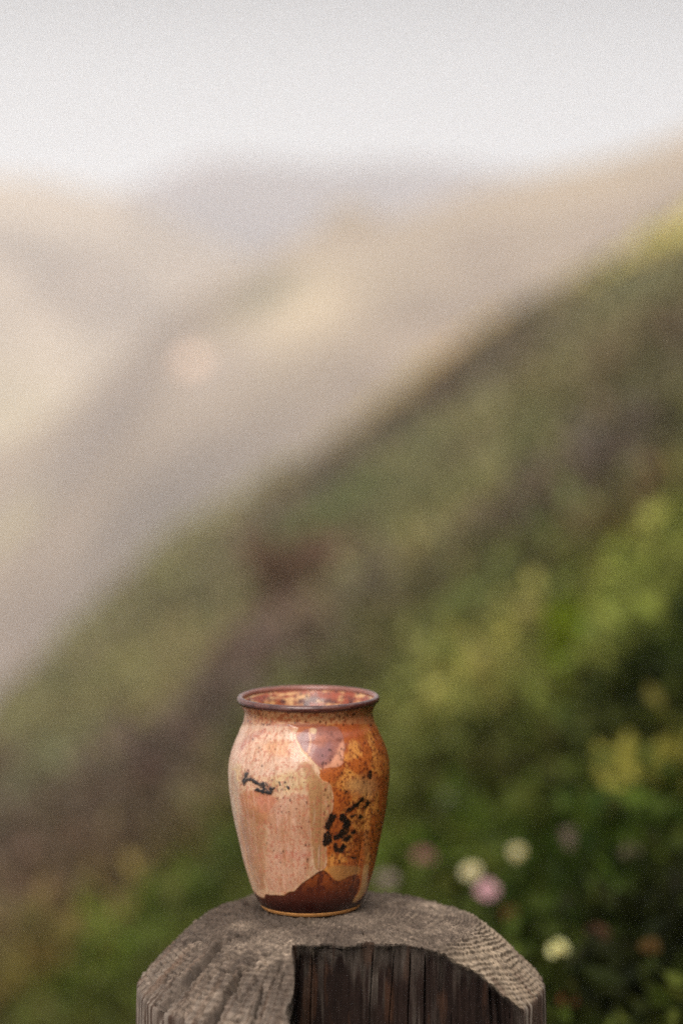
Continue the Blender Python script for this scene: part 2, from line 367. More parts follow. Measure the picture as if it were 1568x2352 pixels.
# ------------------------------------------------------------------ single plants that stand out
def surf(x, y):
    """where the line of sight through a point of the photograph meets the plants on the slope"""
    d = ray(x, y); Yv = np.linspace(1.45, 41, 4000)
    h = hill_z(d[0] * Yv, Yv) + 0.05; hit = np.nonzero(d[2] * Yv < h)[0]
    Yh = Yv[hit[0]] if len(hit) else 40.0
    return d * Yh
def plant(name, label, cat, px, py, hgt, rad, n, col, leaf, up, group=None):
    p = surf(px, py); g = np.array([p[0], p[1], float(hill_z(p[0], p[1])) - 0.01])
    root = empty(name, g); tag(root, label, cat, group)
    a = rng.uniform(0, 2 * np.pi, n); rr = np.sqrt(rng.random(n)) * rad; hh = rng.random(n) ** 0.7 * hgt
    cen = np.stack([np.cos(a) * rr * (0.4 + 0.6 * hh / hgt), np.sin(a) * rr * (0.4 + 0.6 * hh / hgt), hh], -1)
    cc = np.clip(lin(col)[None] * rng.uniform(0.75, 1.35, (n, 1)), 0.004, 0.8)
    v, f, c = leaf_quads(cen, np.full(n, leaf) * rng.uniform(0.6, 1.3, n), up, 0.22, cc)
    mesh_np('foliage', v, f, M_leaf, root, smooth=False, attr={'cover': c})
    m = max(6, n // 12); vs, fs, cs = [], [], []
    for k in range(m):
        b = np.array([rng.normal(0, rad * 0.12), rng.normal(0, rad * 0.12), 0.0]); tpt = cen[rng.integers(n)]
        w_ = 0.0012 + 0.0006 * p[1]
        i = len(vs); vs += [b + [w_, 0, 0], b + [-w_ / 2, w_, 0], b + [-w_ / 2, -w_, 0], tpt]
        fs += [(i, i + 1, i + 3), (i + 1, i + 2, i + 3), (i + 2, i, i + 3)]
    vs = np.array(vs); mesh_np('stem', vs, np.array(fs), M_leaf, root, attr={'cover': np.tile(lin((88, 84, 48)), (len(vs), 1))})
    return root
plant('leafy_plant', 'bright yellow green leafy plant standing upright on the slope to the right of the vase', 'plant', 1288, 1600, 0.17, 0.022, 130, (116, 130, 30), 0.035, 1.2)
plant('grass_tuft', 'pale straw coloured tuft at the right edge of the photo', 'grass tuft', 1530, 1800, 0.07, 0.075, 170, (142, 134, 60), 0.05, 0.8)
plant('leafy_plant', 'fresh green leafy clump at the bottom left, left of the post', 'plant', 240, 2335, 0.09, 0.045, 150, (78, 88, 28), 0.04, 0.9)
plant('leafy_plant', 'green leafy clump close behind the left shoulder of the post', 'plant', 500, 2090, 0.08, 0.09, 200, (62, 72, 26), 0.045, 0.8)
plant('shrub', 'dull reddish brown dry shrub on the slope above and left of the vase', 'shrub', 690, 1385, 0.24, 0.22, 240, (122, 98, 80), 0.11, 0.8)

# ------------------------------------------------------------------ flowers
def tube(p0, p1, r0, r1, k=6):
    p0, p1 = np.array(p0, float), np.array(p1, float); d = p1 - p0; d /= np.linalg.norm(d)
    a = np.cross(d, [0.3, 1, 0.1]); a /= np.linalg.norm(a); b = np.cross(d, a)
    th = np.arange(k) * 2 * np.pi / k
    ring = np.cos(th)[:, None] * a + np.sin(th)[:, None] * b
    return np.concatenate([p0 + ring * r0, p1 + ring * r1]), np.array([[i, (i + 1) % k, k + (i + 1) % k, k + i] for i in range(k)])
M_stem = material('green_stem', color=tuple(lin((86, 98, 40))), rough=0.7)
def flower(label, px, py, Yd, diam, pet, ctr, stem_len, group, name='flower', tilt=(0, 0)):
    Yd = min(Yd, surf(px, py)[1] - 0.10); p = at(px, py, Yd)
    gz = float(hill_z(p[0], p[1]))
    root = empty(name, (p[0], p[1], gz)); tag(root, label, 'flower', group)
    head = np.array([0, 0, p[2] - gz]); foot = np.array([rng.normal(0, 0.01), rng.normal(0, 0.01), -0.01])
    midp = head * 0.5 + np.array([rng.normal(0, 0.006), rng.normal(0, 0.006), 0])
    v1, f1 = tube(foot, midp, 0.0016, 0.0014); v2, f2 = tube(midp, head, 0.0014, 0.0012)
    mesh_np('stem', np.concatenate([v1, v2]), np.concatenate([f1, f2 + len(v1)]), M_stem, root)
    R_ = diam * 0.44; vs, fs, cs = [], [], []
    rot = np.array(Matrix.Rotation(R(25 + tilt[0]), 3, 'X') @ Matrix.Rotation(R(tilt[1]), 3, 'Y'))
    for ring, (np_, el, ln) in enumerate(((13, 0.15, 1.0), (11, 0.6, 0.85), (8, 1.05, 0.62))):
        for k in range(np_):
            a = (k + 0.5 * ring) * 2 * np.pi / np_ + rng.normal(0, 0.06); el_ = el + rng.normal(0, 0.08)
            d = np.array([np.cos(a) * np.cos(el_), np.sin(a) * np.cos(el_), np.sin(el_)]); s = np.array([-np.sin(a), np.cos(a), 0])
            l = R_ * ln * rng.uniform(0.9, 1.1); wd = R_ * 0.24
            pts = [d * l * 0.12 - s * wd * 0.3, d * l * 0.12 + s * wd * 0.3, d * l * 0.7 + s * wd + [0, 0, 0.04 * l], d * l + [0, 0, -0.05 * l], d * l * 0.7 - s * wd + [0, 0, 0.04 * l]]
            i = len(vs); vs += pts; fs += [(i, i + 1, i + 2), (i, i + 2, i + 4), (i + 4, i + 2, i + 3)]
            cs += [np.clip(lin(pet) * rng.uniform(0.88, 1.1), 0, 0.9)] * 5
    vs = np.array(vs) @ rot.T + head
    mesh_np('petals', vs, np.array(fs), M_leaf, root, attr={'cover': np.array(cs)})
    th = np.linspace(0, 2 * np.pi, 10, endpoint=False); vv = [[0, 0, 0.30]]
    for rr, zz in ((0.16, 0.27), (0.27, 0.17), (0.30, 0.05)): vv += [[rr * np.cos(a), rr * np.sin(a), zz] for a in th]
    ff = [(0, 1 + k, 1 + (k + 1) % 10) for k in range(10)]
    for q in range(2):
        for k in range(10):
            a, b = 1 + q * 10 + k, 1 + q * 10 + (k + 1) % 10; ff += [(a, a + 10, b), (b, a + 10, b + 10)]
    vv = np.array(vv) * R_ * 1.4 @ rot.T + head
    mesh_np('flower_centre', vv, np.array(ff), M_leaf, root, attr={'cover': np.tile(lin(ctr), (len(vv), 1))})
    return root
G = 'wild flowers in the plants beside the post'
CREAM, CC = (232, 220, 180), (226, 200, 118)
PINK, PC = (216, 168, 174), (220, 190, 180)
flower('cream white flower, highest of the cream ones, up and right of two others close together', 1190, 1963, 2.15, 0.026, CREAM, CC, 0.1, G, tilt=(5, 10))
flower('cream white flower just above the clear pink one, right of the vase', 1082, 2003, 2.05, 0.023, CREAM, CC, 0.1, G, tilt=(10, -10))
flower('clear pink flower close behind the right shoulder of the post', 1118, 2045, 2.0, 0.026, PINK, PC, 0.1, G, tilt=(15, 0))
flower('dusty dark pink flower nearest to the right side of the vase', 972, 1968, 2.3, 0.028, (172, 116, 116), (158, 100, 96), 0.1, G, tilt=(-10, 8))
flower('faded greyish pink flower, farthest right and highest of the blossoms', 1302, 1925, 2.2, 0.026, (168, 144, 132), (150, 130, 112), 0.12, G, tilt=(30, 20))
flower('pale yellow flower low beside the right edge of the post', 1280, 2182, 1.85, 0.023, (252, 236, 176), (240, 212, 110), 0.08, G, tilt=(20, -15))
flower('greyish pink flower half hidden behind the post top, at the foot of the vase', 888, 2022, 2.3, 0.026, (166, 144, 136), (150, 128, 112), 0.08, G)
flower('dim greyish white flower in the dark plants above all the others', 1035, 1842, 2.9, 0.034, (136, 132, 112), (140, 136, 100), 0.1, G)
flower('small dull pink flower toward the right edge, level with the cream ones', 1446, 1960, 2.2, 0.022, (118, 104, 84), (104, 92, 68), 0.08, G)
G2 = 'withered orange flower heads low in the plants'
OR, OC = (104, 62, 38), (86, 52, 30)
flower('withered orange flower head just off the sloping right shoulder of the post', 1172, 2102, 1.95, 0.022, OR, OC, 0.06, G2, 'withered_flower')
flower('withered brownish flower head between the pale yellow flower and the right edge', 1372, 2146, 1.9, 0.024, (92, 64, 48), OC, 0.06, G2, 'withered_flower')
flower('withered dull orange flower head near the right edge of the photo', 1492, 2176, 1.9, 0.022, (92, 70, 36), OC, 0.06, G2, 'withered_flower')
flower('withered red orange flower head at the bottom, below the pale yellow flower', 1304, 2298, 1.8, 0.020, (116, 60, 40), OC, 0.05, G2, 'withered_flower')

# ------------------------------------------------------------------ far things in the haze
bpy.context.view_layer.update()
def blob_rock(name, label, cat, px, py, Yd, rx, rz, col, seed, ground=None):
    p = at(px, py, Yd)
    if ground:                                       # stand it on the slope where that line of sight meets it
        hit, loc, _n, _i = ground.ray_cast((0, 0, 0), Vector(ray(px, py)).normalized())
        if hit: p = np.array(loc)
    nth, nph = 40, 24
    th = np.linspace(0, 2 * np.pi, nth, endpoint=False); ph = np.linspace(-0.9, np.pi / 2, nph)
    T_, H_ = np.meshgrid(th, ph, indexing='ij')
    k = 1 + 0.55 * (fbm(T_ * 1.5 + 3, H_ * 2, seed, 4) - 0.5)
    v = np.stack([rx * k * np.cos(H_) * np.cos(T_), rx * k * np.cos(H_) * np.sin(T_), rz * k * np.sin(H_)], -1).reshape(-1, 3)
    c = np.clip(np.array(col)[None] * (0.8 + 0.4 * fbm(T_ * 4, H_ * 4, seed + 3, 3).ravel()[:, None]), 0, 0.9)
    o = mesh_np(name, v, grid_faces(nth, nph, wrap=True), M_far, attr={'cover': c}); o.location = p
    return tag(o, label, cat)
blob_rock('rocky_knoll', 'hazy rounded knoll standing up from the crest of the far slope', 'knoll', 800, 535, 338, 4.6, 4.2, (0.34, 0.26, 0.18), 61)
blob_rock('pale_boulder', 'pale pinkish boulder glowing on the hazy slope across the valley', 'boulder', 445, 838, 310, 2.0, 1.8, (0.86, 0.60, 0.44), 62, valley)

# ------------------------------------------------------------------ wooden post
VB = at(714, 2084, 1.190)                        # centre of the vase's foot
PC_ = VB + np.array([0.0166, -0.020, 0.0])       # centre of the post's top
R0, RC, CH = 0.1125, 0.076, 0.033
def build_post():
    th = np.concatenate([np.linspace(-R(100), R(100), 1100, endpoint=False), np.linspace(R(100), R(260), 160, endpoint=False)])
    rs, zs, kind = [], [], []
    for r in np.linspace(0.0, RC, 130): rs.append(r); zs.append(-0.0035 * (r / RC) ** 3)
    n1 = len(rs)
    for q in np.linspace(0, 1, 100)[1:]:
        rs.append(RC + (R0 - RC) * q); zs.append(-0.0035 - CH * (0.80 * q + 0.20 * q * q))
    n2 = len(rs)
    zb = zs[-1]
    for q in np.linspace(0, 1, 120)[1:]:
        rs.append(R0); zs.append(zb - 0.10 * q)
    for q in np.linspace(0, 1, 10)[1:]: rs.append(R0 + 0.001 * q); zs.append(zb - 0.10 - 0.35 * q)
    rs, zs = np.array(rs), np.array(zs)
    # soften the profile's two corners
    for _ in range(6):
        k = np.array([0.25, 0.5, 0.25])
        rs[1:-1] = np.convolve(rs, k, 'same')[1:-1]; zs[1:-1] = np.convolve(zs, k, 'same')[1:-1]
    dr, dz = np.gradient(rs), np.gradient(zs); ln = np.hypot(dr, dz)
    nr, nz = -dz / ln, dr / ln                  # outward normal in the profile plane
    s = np.concatenate([[0], np.cumsum(np.hypot(np.diff(rs), np.diff(zs)))])
    T, J = np.meshgrid(th, np.arange(len(rs)), indexing='ij')
    r, z, S, NR, NZ = rs[J], zs[J], s[J], nr[J], nz[J]
    x, y = r * np.sin(T), -r * np.cos(T)
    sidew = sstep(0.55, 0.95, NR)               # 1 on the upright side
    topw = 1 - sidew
    # slow waviness of the outline
    und = (fbm(T * 1.3 + 5, z * 8, 201, 3) - 0.5) * 0.006
    # growth rings round the pith, worn into ridges
    pxo, pyo = 0.006, 0.012
    rr = np.hypot(x - pxo, y - pyo) + 0.0022 * (fbm(x * 60, y * 60, 202, 3) - 0.5)
    ph = rr / 0.0025 + 2.4 * vnoise(rr * 130, rr * 0, 204) + 0.5 * fbm(x * 130, y * 130, 203, 3)
    fr = ph - np.floor(ph)
    strength = (0.2 + 0.8 * fbm(x * 45, y * 45, 205, 3)) * (0.35 + 1.1 * vnoise(np.arctan2(y - pyo, x - pxo) * 55, rr * 260, 215))
    ring = (np.minimum(fr / 0.7, (1 - fr) / 0.3) - 0.5) * 0.0024 * strength
    ang = np.arctan2(y - pyo, x - pxo)
    check = (vnoise(ang * 90, rr * 160, 206) - 0.5) * 0.0010 + (fbm(x * 420, y * 420, 207, 3) - 0.5) * 0.0016 + (fbm(x * 90, y * 90, 214, 4) - 0.5) * 0.0030
    # blocky checking on the left chamfer
    bl = np.abs(vnoise(T * 26 + 1.2 * vnoise(T * 9, S * 90, 211), S * 190, 212) - 0.5)
    check = check - 0.0024 * sstep(0.10, 0.0, bl) * sstep(R(5), R(-20), T) * sstep(RC - 0.006, RC + 0.01, S)
    grain = (fbm(T * 70, z * 9, 208, 3) - 0.5) * 0.0042 + (vnoise(T * 240, z * 40, 209) - 0.5) * 0.0012
    disp = topw * (ring + check) + sidew * grain + und * sstep(0.02, 0.08, r)
    # long radial cracks
    CR = [(-57, 0.050, 0.26, 0.0040, 0.028, 0.05), (-37, 0.084, 0.26, 0.0036, 0.026, 0.04), (-69, 0.084, 0.26, 0.0014, 0.009, 0.03), (-26, 0.085, 0.20, 0.0011, 0.007, 0.05),
          (-48, 0.11, 0.24, 0.0008, 0.005, 0.05), (-14, 0.055, 0.13, 0.0018, 0.012, 0.06), (-80, 0.07, 0.2, 0.0012, 0.009, 0.05), (62, 0.07, 0.2, 0.0008, 0.005, 0.05), (20, 0.03, 0.08, 0.0007, 0.004, 0.1),
          (45, 0.02, 0.075, 0.0009, 0.005, 0.1), (150, 0.02, 0.09, 0.0018, 0.008, 0.06), (172, 0.03, 0.10, 0.0012, 0.006, 0.06), (118, 0.03, 0.09, 0.0014, 0.006, 0.05), (-128, 0.03, 0.11, 0.0020, 0.010, 0.05), (-105, 0.03, 0.11, 0.0012, 0.008, 0.05)]
    for k, (deg, s0, s1, wd, dp, wig) in enumerate(CR):
        tcn = R(deg) + wig * (fbm(S * 45, S * 0 + k, 220 + k, 3) - 0.5) * 2
        dT = (T - tcn + np.pi) % (2 * np.pi) - np.pi
        dist = np.abs(dT) * np.maximum(r, 0.01)
        wl = wd * (0.5 + 0.9 * vnoise(S * 120, S * 0 + k, 240 + k)) * sstep(s0, s0 + 0.02, S) * sstep(s1, s1 - 0.02, S)
        disp = disp - dp * np.clip(1 - dist / np.maximum(wl, 1e-6), 0, 1) * (wl > 1e-5)
    # decayed hollow that shows below the front of the vase, and pits round the pith
    for hx, hy, hr, hd in ((-0.0168, -0.0150, 0.0048, 0.018), (-0.034, 0.012, 0.004, 0.010), (-0.0497, 0.034, 0.0060, 0.012), (0.034, 0.036, 0.0040, 0.008), (0.024, 0.026, 0.003, 0.005), (0.018, 0.008, 0.003, 0.005)):
        q = np.hypot((x - hx), (y - hy) * 0.8) + 0.0016 * (fbm(x * 400, y * 400, 260, 2) - 0.5)
        disp = disp - hd * sstep(hr, hr * 0.5, q) * topw
    r2 = r + NR * disp; z2 = z + NZ * disp
    x, y = r2 * np.sin(T), -r2 * np.cos(T)
    # housing cut into the front: a flat upright face with a step at its left
    D, xs = 0.0545, -0.0245 + 0.04 * (z2 + 0.02) + 0.005 * (fbm(z2 * 70, z2 * 0, 294, 3) - 0.5)
    streak = (fbm(x * 130, z2 * 7, 271, 4) - 0.5)
    yp = -(D + streak * 0.005 + (fbm(x * 330, z2 * 16, 272, 3) - 0.5) * 0.0034)
    zed = np.interp(np.hypot(x, D), rs, zs)          # height of the upper edge of the cut above each point
    dz = zed - z2
    # worn upper edge: rounded over, with some torn fibres
    split = sstep(0.035, 0.0, np.abs(vnoise(x * 120 + 0.8 * vnoise(x * 40, z2 * 20, 295), z2 * 3.0, 296) - 0.5))
    yp = yp + 0.006 * split * sstep(0.002, 0.012, dz)
    yp = yp - 0.0055 * np.exp(-np.clip(dz, 0, None) / 0.0055) * (0.4 + 1.2 * fbm(x * 140, x * 0, 273, 3))
    cut = (x > xs) & (y < yp)
    depth = np.where(cut, yp - y, 0)
    y = np.where(cut, yp, y)
    # ---- colour of the wood, with light on the right chamfer painted in
    tone = fbm(x * 55 + 4, (y + z2) * 55, 281, 4); fine = vnoise(ang * 60, rr * 420, 282)
    grey = np.array([0.195, 0.152, 0.122]); pale = np.array([0.42, 0.335, 0.265]); brown = np.array([0.15, 0.090, 0.058]); tan = np.array([0.46, 0.345, 0.235])
    c = grey + (pale - grey) * np.clip((tone - 0.40) / 0.3, 0, 1)[..., None]
    c = c * np.array([0.50, 0.465, 0.43]) * (0.55 + 0.90 * fine)[..., None] * (0.65 + 0.7 * fbm(x * 22, y * 22 + z2 * 30, 292, 3))[..., None] * (0.66 + 0.68 * fbm(x * 260, (y + z2) * 260, 293, 3))[..., None]
    late = sstep(0.5, 0.85, fr) * topw * np.clip(1.15 * strength, 0, 0.85)
    c = c * (1 - late[..., None]) + np.array([0.085, 0.062, 0.048]) * late[..., None]
    rt = sstep(R(25), R(60), T) * sstep(R(150), R(110), T) * sstep(0.072, 0.09, S)
    c = c + (tan - c) * (0.85 * rt * (0.35 + 0.65 * fine) * (1 - 0.35 * late))[..., None]  # tan right chamfer, lightened to paint in the light it catches
    red = np.clip((fbm(T * 30, z2 * 40, 283, 3) - 0.60) / 0.15, 0, 1) * sstep(0.08, 0.1, S)
    c = c + (brown - c) * (0.75 * red)[..., None]
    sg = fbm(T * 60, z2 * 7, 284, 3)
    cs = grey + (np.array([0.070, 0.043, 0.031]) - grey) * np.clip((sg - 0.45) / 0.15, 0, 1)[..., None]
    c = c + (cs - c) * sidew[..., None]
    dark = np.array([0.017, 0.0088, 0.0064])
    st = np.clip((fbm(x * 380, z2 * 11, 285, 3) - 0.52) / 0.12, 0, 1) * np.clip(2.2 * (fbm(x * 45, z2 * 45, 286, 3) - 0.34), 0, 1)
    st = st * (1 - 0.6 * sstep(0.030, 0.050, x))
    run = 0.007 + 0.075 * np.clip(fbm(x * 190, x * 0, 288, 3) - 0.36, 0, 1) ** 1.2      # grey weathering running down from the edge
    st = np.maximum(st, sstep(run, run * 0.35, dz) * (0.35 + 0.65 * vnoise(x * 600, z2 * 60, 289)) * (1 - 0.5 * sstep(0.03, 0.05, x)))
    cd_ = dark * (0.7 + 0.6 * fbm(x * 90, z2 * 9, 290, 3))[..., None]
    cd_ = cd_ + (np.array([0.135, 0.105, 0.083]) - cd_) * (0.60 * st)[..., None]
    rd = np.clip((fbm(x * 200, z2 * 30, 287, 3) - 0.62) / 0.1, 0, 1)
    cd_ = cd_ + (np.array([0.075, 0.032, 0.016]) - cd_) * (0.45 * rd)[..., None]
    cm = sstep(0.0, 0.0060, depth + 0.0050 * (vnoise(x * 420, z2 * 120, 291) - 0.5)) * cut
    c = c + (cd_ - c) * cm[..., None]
    v = np.stack([x, y, z2], -1).reshape(-1, 3)
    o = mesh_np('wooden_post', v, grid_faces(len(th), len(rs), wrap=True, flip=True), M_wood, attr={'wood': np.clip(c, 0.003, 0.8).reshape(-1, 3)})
    o.location = PC_
    return tag(o, 'weathered round wooden post with chamfered top and dark notch cut in its front', 'post')
build_post()

# ------------------------------------------------------------------ vase
vase = empty('vase', VB + np.array([0, 0, 0.0009])); vase.rotation_euler = (0, R(-0.65), 0)
tag(vase, 'small glazed pottery vase in rust, pink and cream standing on the wooden post', 'vase')
PRO = np.array([(2.2, 28.6), (3.5, 29.7), (6, 31.0), (9, 32.3), (16, 34.5), (23, 36.6), (30, 38.3), (37, 39.7), (44, 41.2), (51, 42.6), (58, 43.8), (65, 44.7), (70.5, 45.2), (77.5, 45.4),
                (83, 44.9), (88.6, 43.6), (94.2, 41.4), (99.8, 38.8), (104, 37.0), (107, 36.0), (109, 35.7), (111.7, 36.3), (114, 37.5), (115.4, 38.4)]) / 1000
def smooth_curve(h, hk, rk):
    rr = np.interp(h, hk, rk)
    for _ in range(40): rr[1:-1] = 0.25 * rr[:-2] + 0.5 * rr[1:-1] + 0.25 * rr[2:]
    return rr
# glaze pattern, drawn in a front elevation of the vase (units of the measured drawing: 0.0684 mm across)
def poly_mask(X, Y, pts, soft=7):
    pts = np.array(pts, float)
    for _ in range(2):                               # rounded corners: glaze flows
        nx_ = np.roll(pts, -1, 0); pts = np.stack([0.75 * pts + 0.25 * nx_, 0.25 * pts + 0.75 * nx_], 1).reshape(-1, 2)
    n = len(pts); ins = np.zeros(X.shape, bool); dmin = np.full(X.shape, 1e9)
    for i in range(n):
        x0_, y0_ = pts[i]; x1_, y1_ = pts[(i + 1) % n]
        cond = ((y0_ > Y) != (y1_ > Y)) & (X < (x1_ - x0_) * (Y - y0_) / (y1_ - y0_ + 1e-9) + x0_); ins ^= cond
        dx, dy = x1_ - x0_, y1_ - y0_; tt = np.clip(((X - x0_) * dx + (Y - y0_) * dy) / (dx * dx + dy * dy + 1e-9), 0, 1)
        dmin = np.minimum(dmin, np.hypot(X - x0_ - tt * dx, Y - y0_ - tt * dy))
    sdist = np.where(ins, dmin, -dmin); return sstep(-soft, soft, sdist)
def stroke(X, Y, pts, r0):
    m = np.zeros(X.shape)
    for i in range(len(pts) - 1):
        x0_, y0_ = pts[i]; x1_, y1_ = pts[i + 1]; dx, dy = x1_ - x0_, y1_ - y0_
        tt = np.clip(((X - x0_) * dx + (Y - y0_) * dy) / (dx * dx + dy * dy + 1e-9), 0, 1)
        m = np.maximum(m, sstep(r0 + 5, r0 - 5, np.hypot(X - x0_ - tt * dx, Y - y0_ - tt * dy)))
    return m
def glaze(T, H, r):
    el = R(14) + (R(8) - R(14)) * np.clip(H / 0.119, 0, 1)
    X0 = 757 + r * np.sin(T) / 0.0684e-3
    Y0 = 1890 - H / 0.0698e-3 + r * np.cos(T) / 0.0684e-3 * np.sin(el)
    back = np.cos(T) < -0.05
    X0 = np.where(back, X0 * 1.0 + 120 * np.sin(3 * T), X0)
    U = T * 640                                      # unrolled coordinate, even round the body
    wob = 20
    X = X0 + wob * (fbm(U / 75, Y0 / 75, 301, 2) - 0.5); Y = Y0 + wob * (fbm(U / 75 + 40, Y0 / 75, 302, 2) - 0.5)
    def put(c, col, m): return c + (lin(col) - c) * np.clip(m, 0, 1)[..., None]
    n1 = fbm(U / 110, Y0 / 150, 303, 4); n2 = fbm(U / 30, Y0 / 45, 304, 4); n3 = fbm(U / 22, Y0 / 130, 305, 4); n4 = fbm(U / 14, Y0 / 18, 306, 3)
    c = np.broadcast_to(lin((172, 88, 34)), T.shape + (3,)).copy()
    c = put(c, (204, 132, 62), (n1 - 0.5) / 0.15)
    c = put(c, (136, 66, 26), (n2 - 0.52) / 0.2 * 0.6)
    c = put(c, (148, 72, 26), sstep(1230, 1380, X) * 0.7)  # right edge deepened: shade of that side painted into the glaze
    c = put(c, (120, 48, 22), sstep(0.56, 0.70, n4) * sstep(880, 1000, X) * 0.8)
    # soft paler bands of ash glaze running down the right
    c = put(c, (186, 138, 88), poly_mask(X, Y, [(1060, 860), (1300, 840), (1290, 1000), (1180, 1010), (1080, 960)], 60) * 0.6)
    c = put(c, (170, 118, 66), poly_mask(X, Y, [(1190, 1250), (1240, 1250), (1240, 1600), (1190, 1600)], 25) * 0.5)
    # shoulder, right of the plum patch
    c = put(c, (168, 82, 44), poly_mask(X, Y, [(960, 400), (1300, 380), (1250, 470), (1130, 560), (1040, 560)], 25) * 0.8 * (0.2 + 1.4 * n4))
    # pale left field, with the sky's reflection painted into it
    L1 = poly_mask(X, Y, [(-200, 380), (690, 395), (655, 520), (720, 650), (860, 775), (850, 870), (930, 890), (960, 1000), (945, 1150), (885, 1250), (890, 1420), (900, 1560), (860, 1605), (720, 1690), (640, 1768), (540, 1806), (400, 1795), (385, 1835), (340, 1810), (-200, 1700)], 7)
    p = np.broadcast_to(lin((206, 164, 128)), T.shape + (3,)).copy()
    p = put(p, (208, 168, 142), poly_mask(X, Y, [(120, 420), (650, 420), (660, 560), (720, 760), (560, 830), (260, 830), (130, 780)], 16) * 0.9)  # pale shoulder area, sky reflection painted into its tone
    p = put(p, (208, 150, 108), poly_mask(X, Y, [(400, 550), (640, 540), (690, 640), (600, 680), (420, 650)], 30) * 0.8)
    p = put(p, (226, 184, 156), poly_mask(X, Y, [(280, 500), (640, 500), (700, 640), (650, 560), (560, 530), (400, 540), (300, 600), (200, 680)], 14) * 0.6)
    p = put(p, (176, 122, 112), poly_mask(X, Y, [(190, 600), (260, 500), (420, 440), (420, 480), (280, 560), (215, 640)], 14) * 0.75 * (0.4 + n4))
    p = put(p, (172, 112, 104), poly_mask(X, Y, [(300, 395), (640, 415), (650, 440), (320, 415)], 8) * 0.6)
    p = put(p, (196, 158, 118), poly_mask(X, Y, [(160, 690), (280, 790), (220, 880), (140, 860)], 20))
    p = put(p, (200, 172, 142), sstep(215, 150, X + 0 * Y) * sstep(700, 800, Y) * 0.9)  # sky reflection painted as a pale strip down the left edge
    p = put(p, (172, 98, 50), poly_mask(X, Y, [(195, 930), (420, 960), (540, 1040), (540, 1160), (420, 1240), (200, 1150)], 16) * 0.75)
    p = put(p, (196, 124, 96), poly_mask(X, Y, [(300, 990), (480, 980), (545, 1060), (520, 1150), (400, 1120)], 24) * 0.8)
    p = put(p, (160, 106, 66), poly_mask(X, Y, [(185, 1080), (420, 1100), (410, 1500), (400, 1760), (320, 1760), (240, 1500)], 30) * 0.75)
    p = put(p, (192, 142, 114), poly_mask(X, Y, [(430, 1060), (700, 950), (775, 1050), (775, 1600), (640, 1760), (480, 1790), (390, 1720), (430, 1400)], 12) * 0.85)
    p = put(p, (192, 118, 100), poly_mask(X, Y, [(480, 1460), (770, 1430), (770, 1500), (480, 1520)], 25) * 0.7 * n4 * 1.5)
    p = put(p, (168, 122, 78), poly_mask(X, Y, [(690, 700), (760, 720), (850, 860), (930, 890), (955, 1000), (940, 1150), (880, 1250), (885, 1420), (895, 1560), (860, 1600), (790, 1600), (775, 1200), (760, 900)], 9) * 0.92)
    p = put(p, (196, 162, 108), poly_mask(X, Y, [(520, 800), (720, 780), (780, 880), (740, 950), (520, 960), (440, 880)], 35) * 0.6)
    p = put(p, (172, 112, 74), (n1 - 0.48) / 0.2 * 0.3)
    p = put(p, (168, 112, 72), (n3 - 0.52) / 0.2 * 0.35)
    p = put(p, (214, 170, 146), (0.42 - n3) / 0.12 * 0.25)
    p = put(p, (176, 98, 72), sstep(0.56, 0.68, n4) * 0.6)
    p = put(p, (222, 178, 120), stroke(X, Y, [(150, 770), (190, 790), (185, 850), (200, 865)], 7) * 0.6)
    p = p * 1.02  # slight lift for the painted sky highlight
    c = c + (p - c) * L1[..., None]
    # outline of the overlap, a little paler
    c = put(c, (214, 178, 136), poly_mask(X, Y, [(780, 690), (870, 770), (860, 790), (770, 700), (690, 640), (650, 520), (662, 520), (705, 635)], 5) * 0.6)
    # plum patch on the shoulder
    L2 = poly_mask(X, Y, [(655, 505), (700, 480), (740, 440), (800, 455), (830, 430), (985, 428), (1035, 485), (1045, 560), (1046, 715), (1010, 765), (920, 768), (858, 775), (805, 722), (762, 662), (700, 600)], 6)
    q = np.broadcast_to(lin((156, 92, 74)), T.shape + (3,)).copy()
    q = put(q, (134, 82, 78), poly_mask(X, Y, [(660, 510), (760, 470), (780, 560), (750, 640), (700, 590)], 22) * 0.8)
    q = put(q, (136, 86, 84), poly_mask(X, Y, [(800, 600), (920, 520), (960, 640), (870, 750), (810, 700)], 30) * 0.8)
    q = put(q, (178, 102, 70), poly_mask(X, Y, [(800, 500), (920, 500), (900, 600), (800, 590)], 25) * 0.6)
    q = put(q, (212, 144, 110), np.clip(poly_mask(X, Y, [(960, 690), (1046, 500), (1050, 770), (860, 775), (930, 740)], 22), 0, 1) * 0.95)
    q = put(q, (206, 150, 112), stroke(X, Y, [(770, 450), (785, 560), (765, 640)], 9) * 0.6)
    q = put(q, (122, 66, 52), (n2 - 0.56) / 0.12 * 0.5)
    c = c + (q - c) * L2[..., None]
    c = put(c, (214, 176, 136), poly_mask(X, Y, [(770, 440), (835, 440), (830, 490), (785, 492)], 9) * 0.9)
    # neck
    nk = sstep(425, 395, Y) * (0.86 + 0 * Y)
    c = put(c, (188, 140, 96), nk); rust = sstep(0.47, 0.60, fbm(U / 26, Y0 / 20, 311, 4))
    c = put(c, (146, 68, 36), nk * (0.35 + 0.65 * rust) * 0.95)
    c = put(c, (168, 92, 52), nk * sstep(950, 1150, X) * 0.6)
    c = put(c, (120, 52, 30), poly_mask(X, Y, [(560, 405), (1000, 415), (1000, 440), (560, 425)], 9) * 0.6)
    c = put(c, (150, 74, 50), sstep(300, 270, Y) * 0.5)
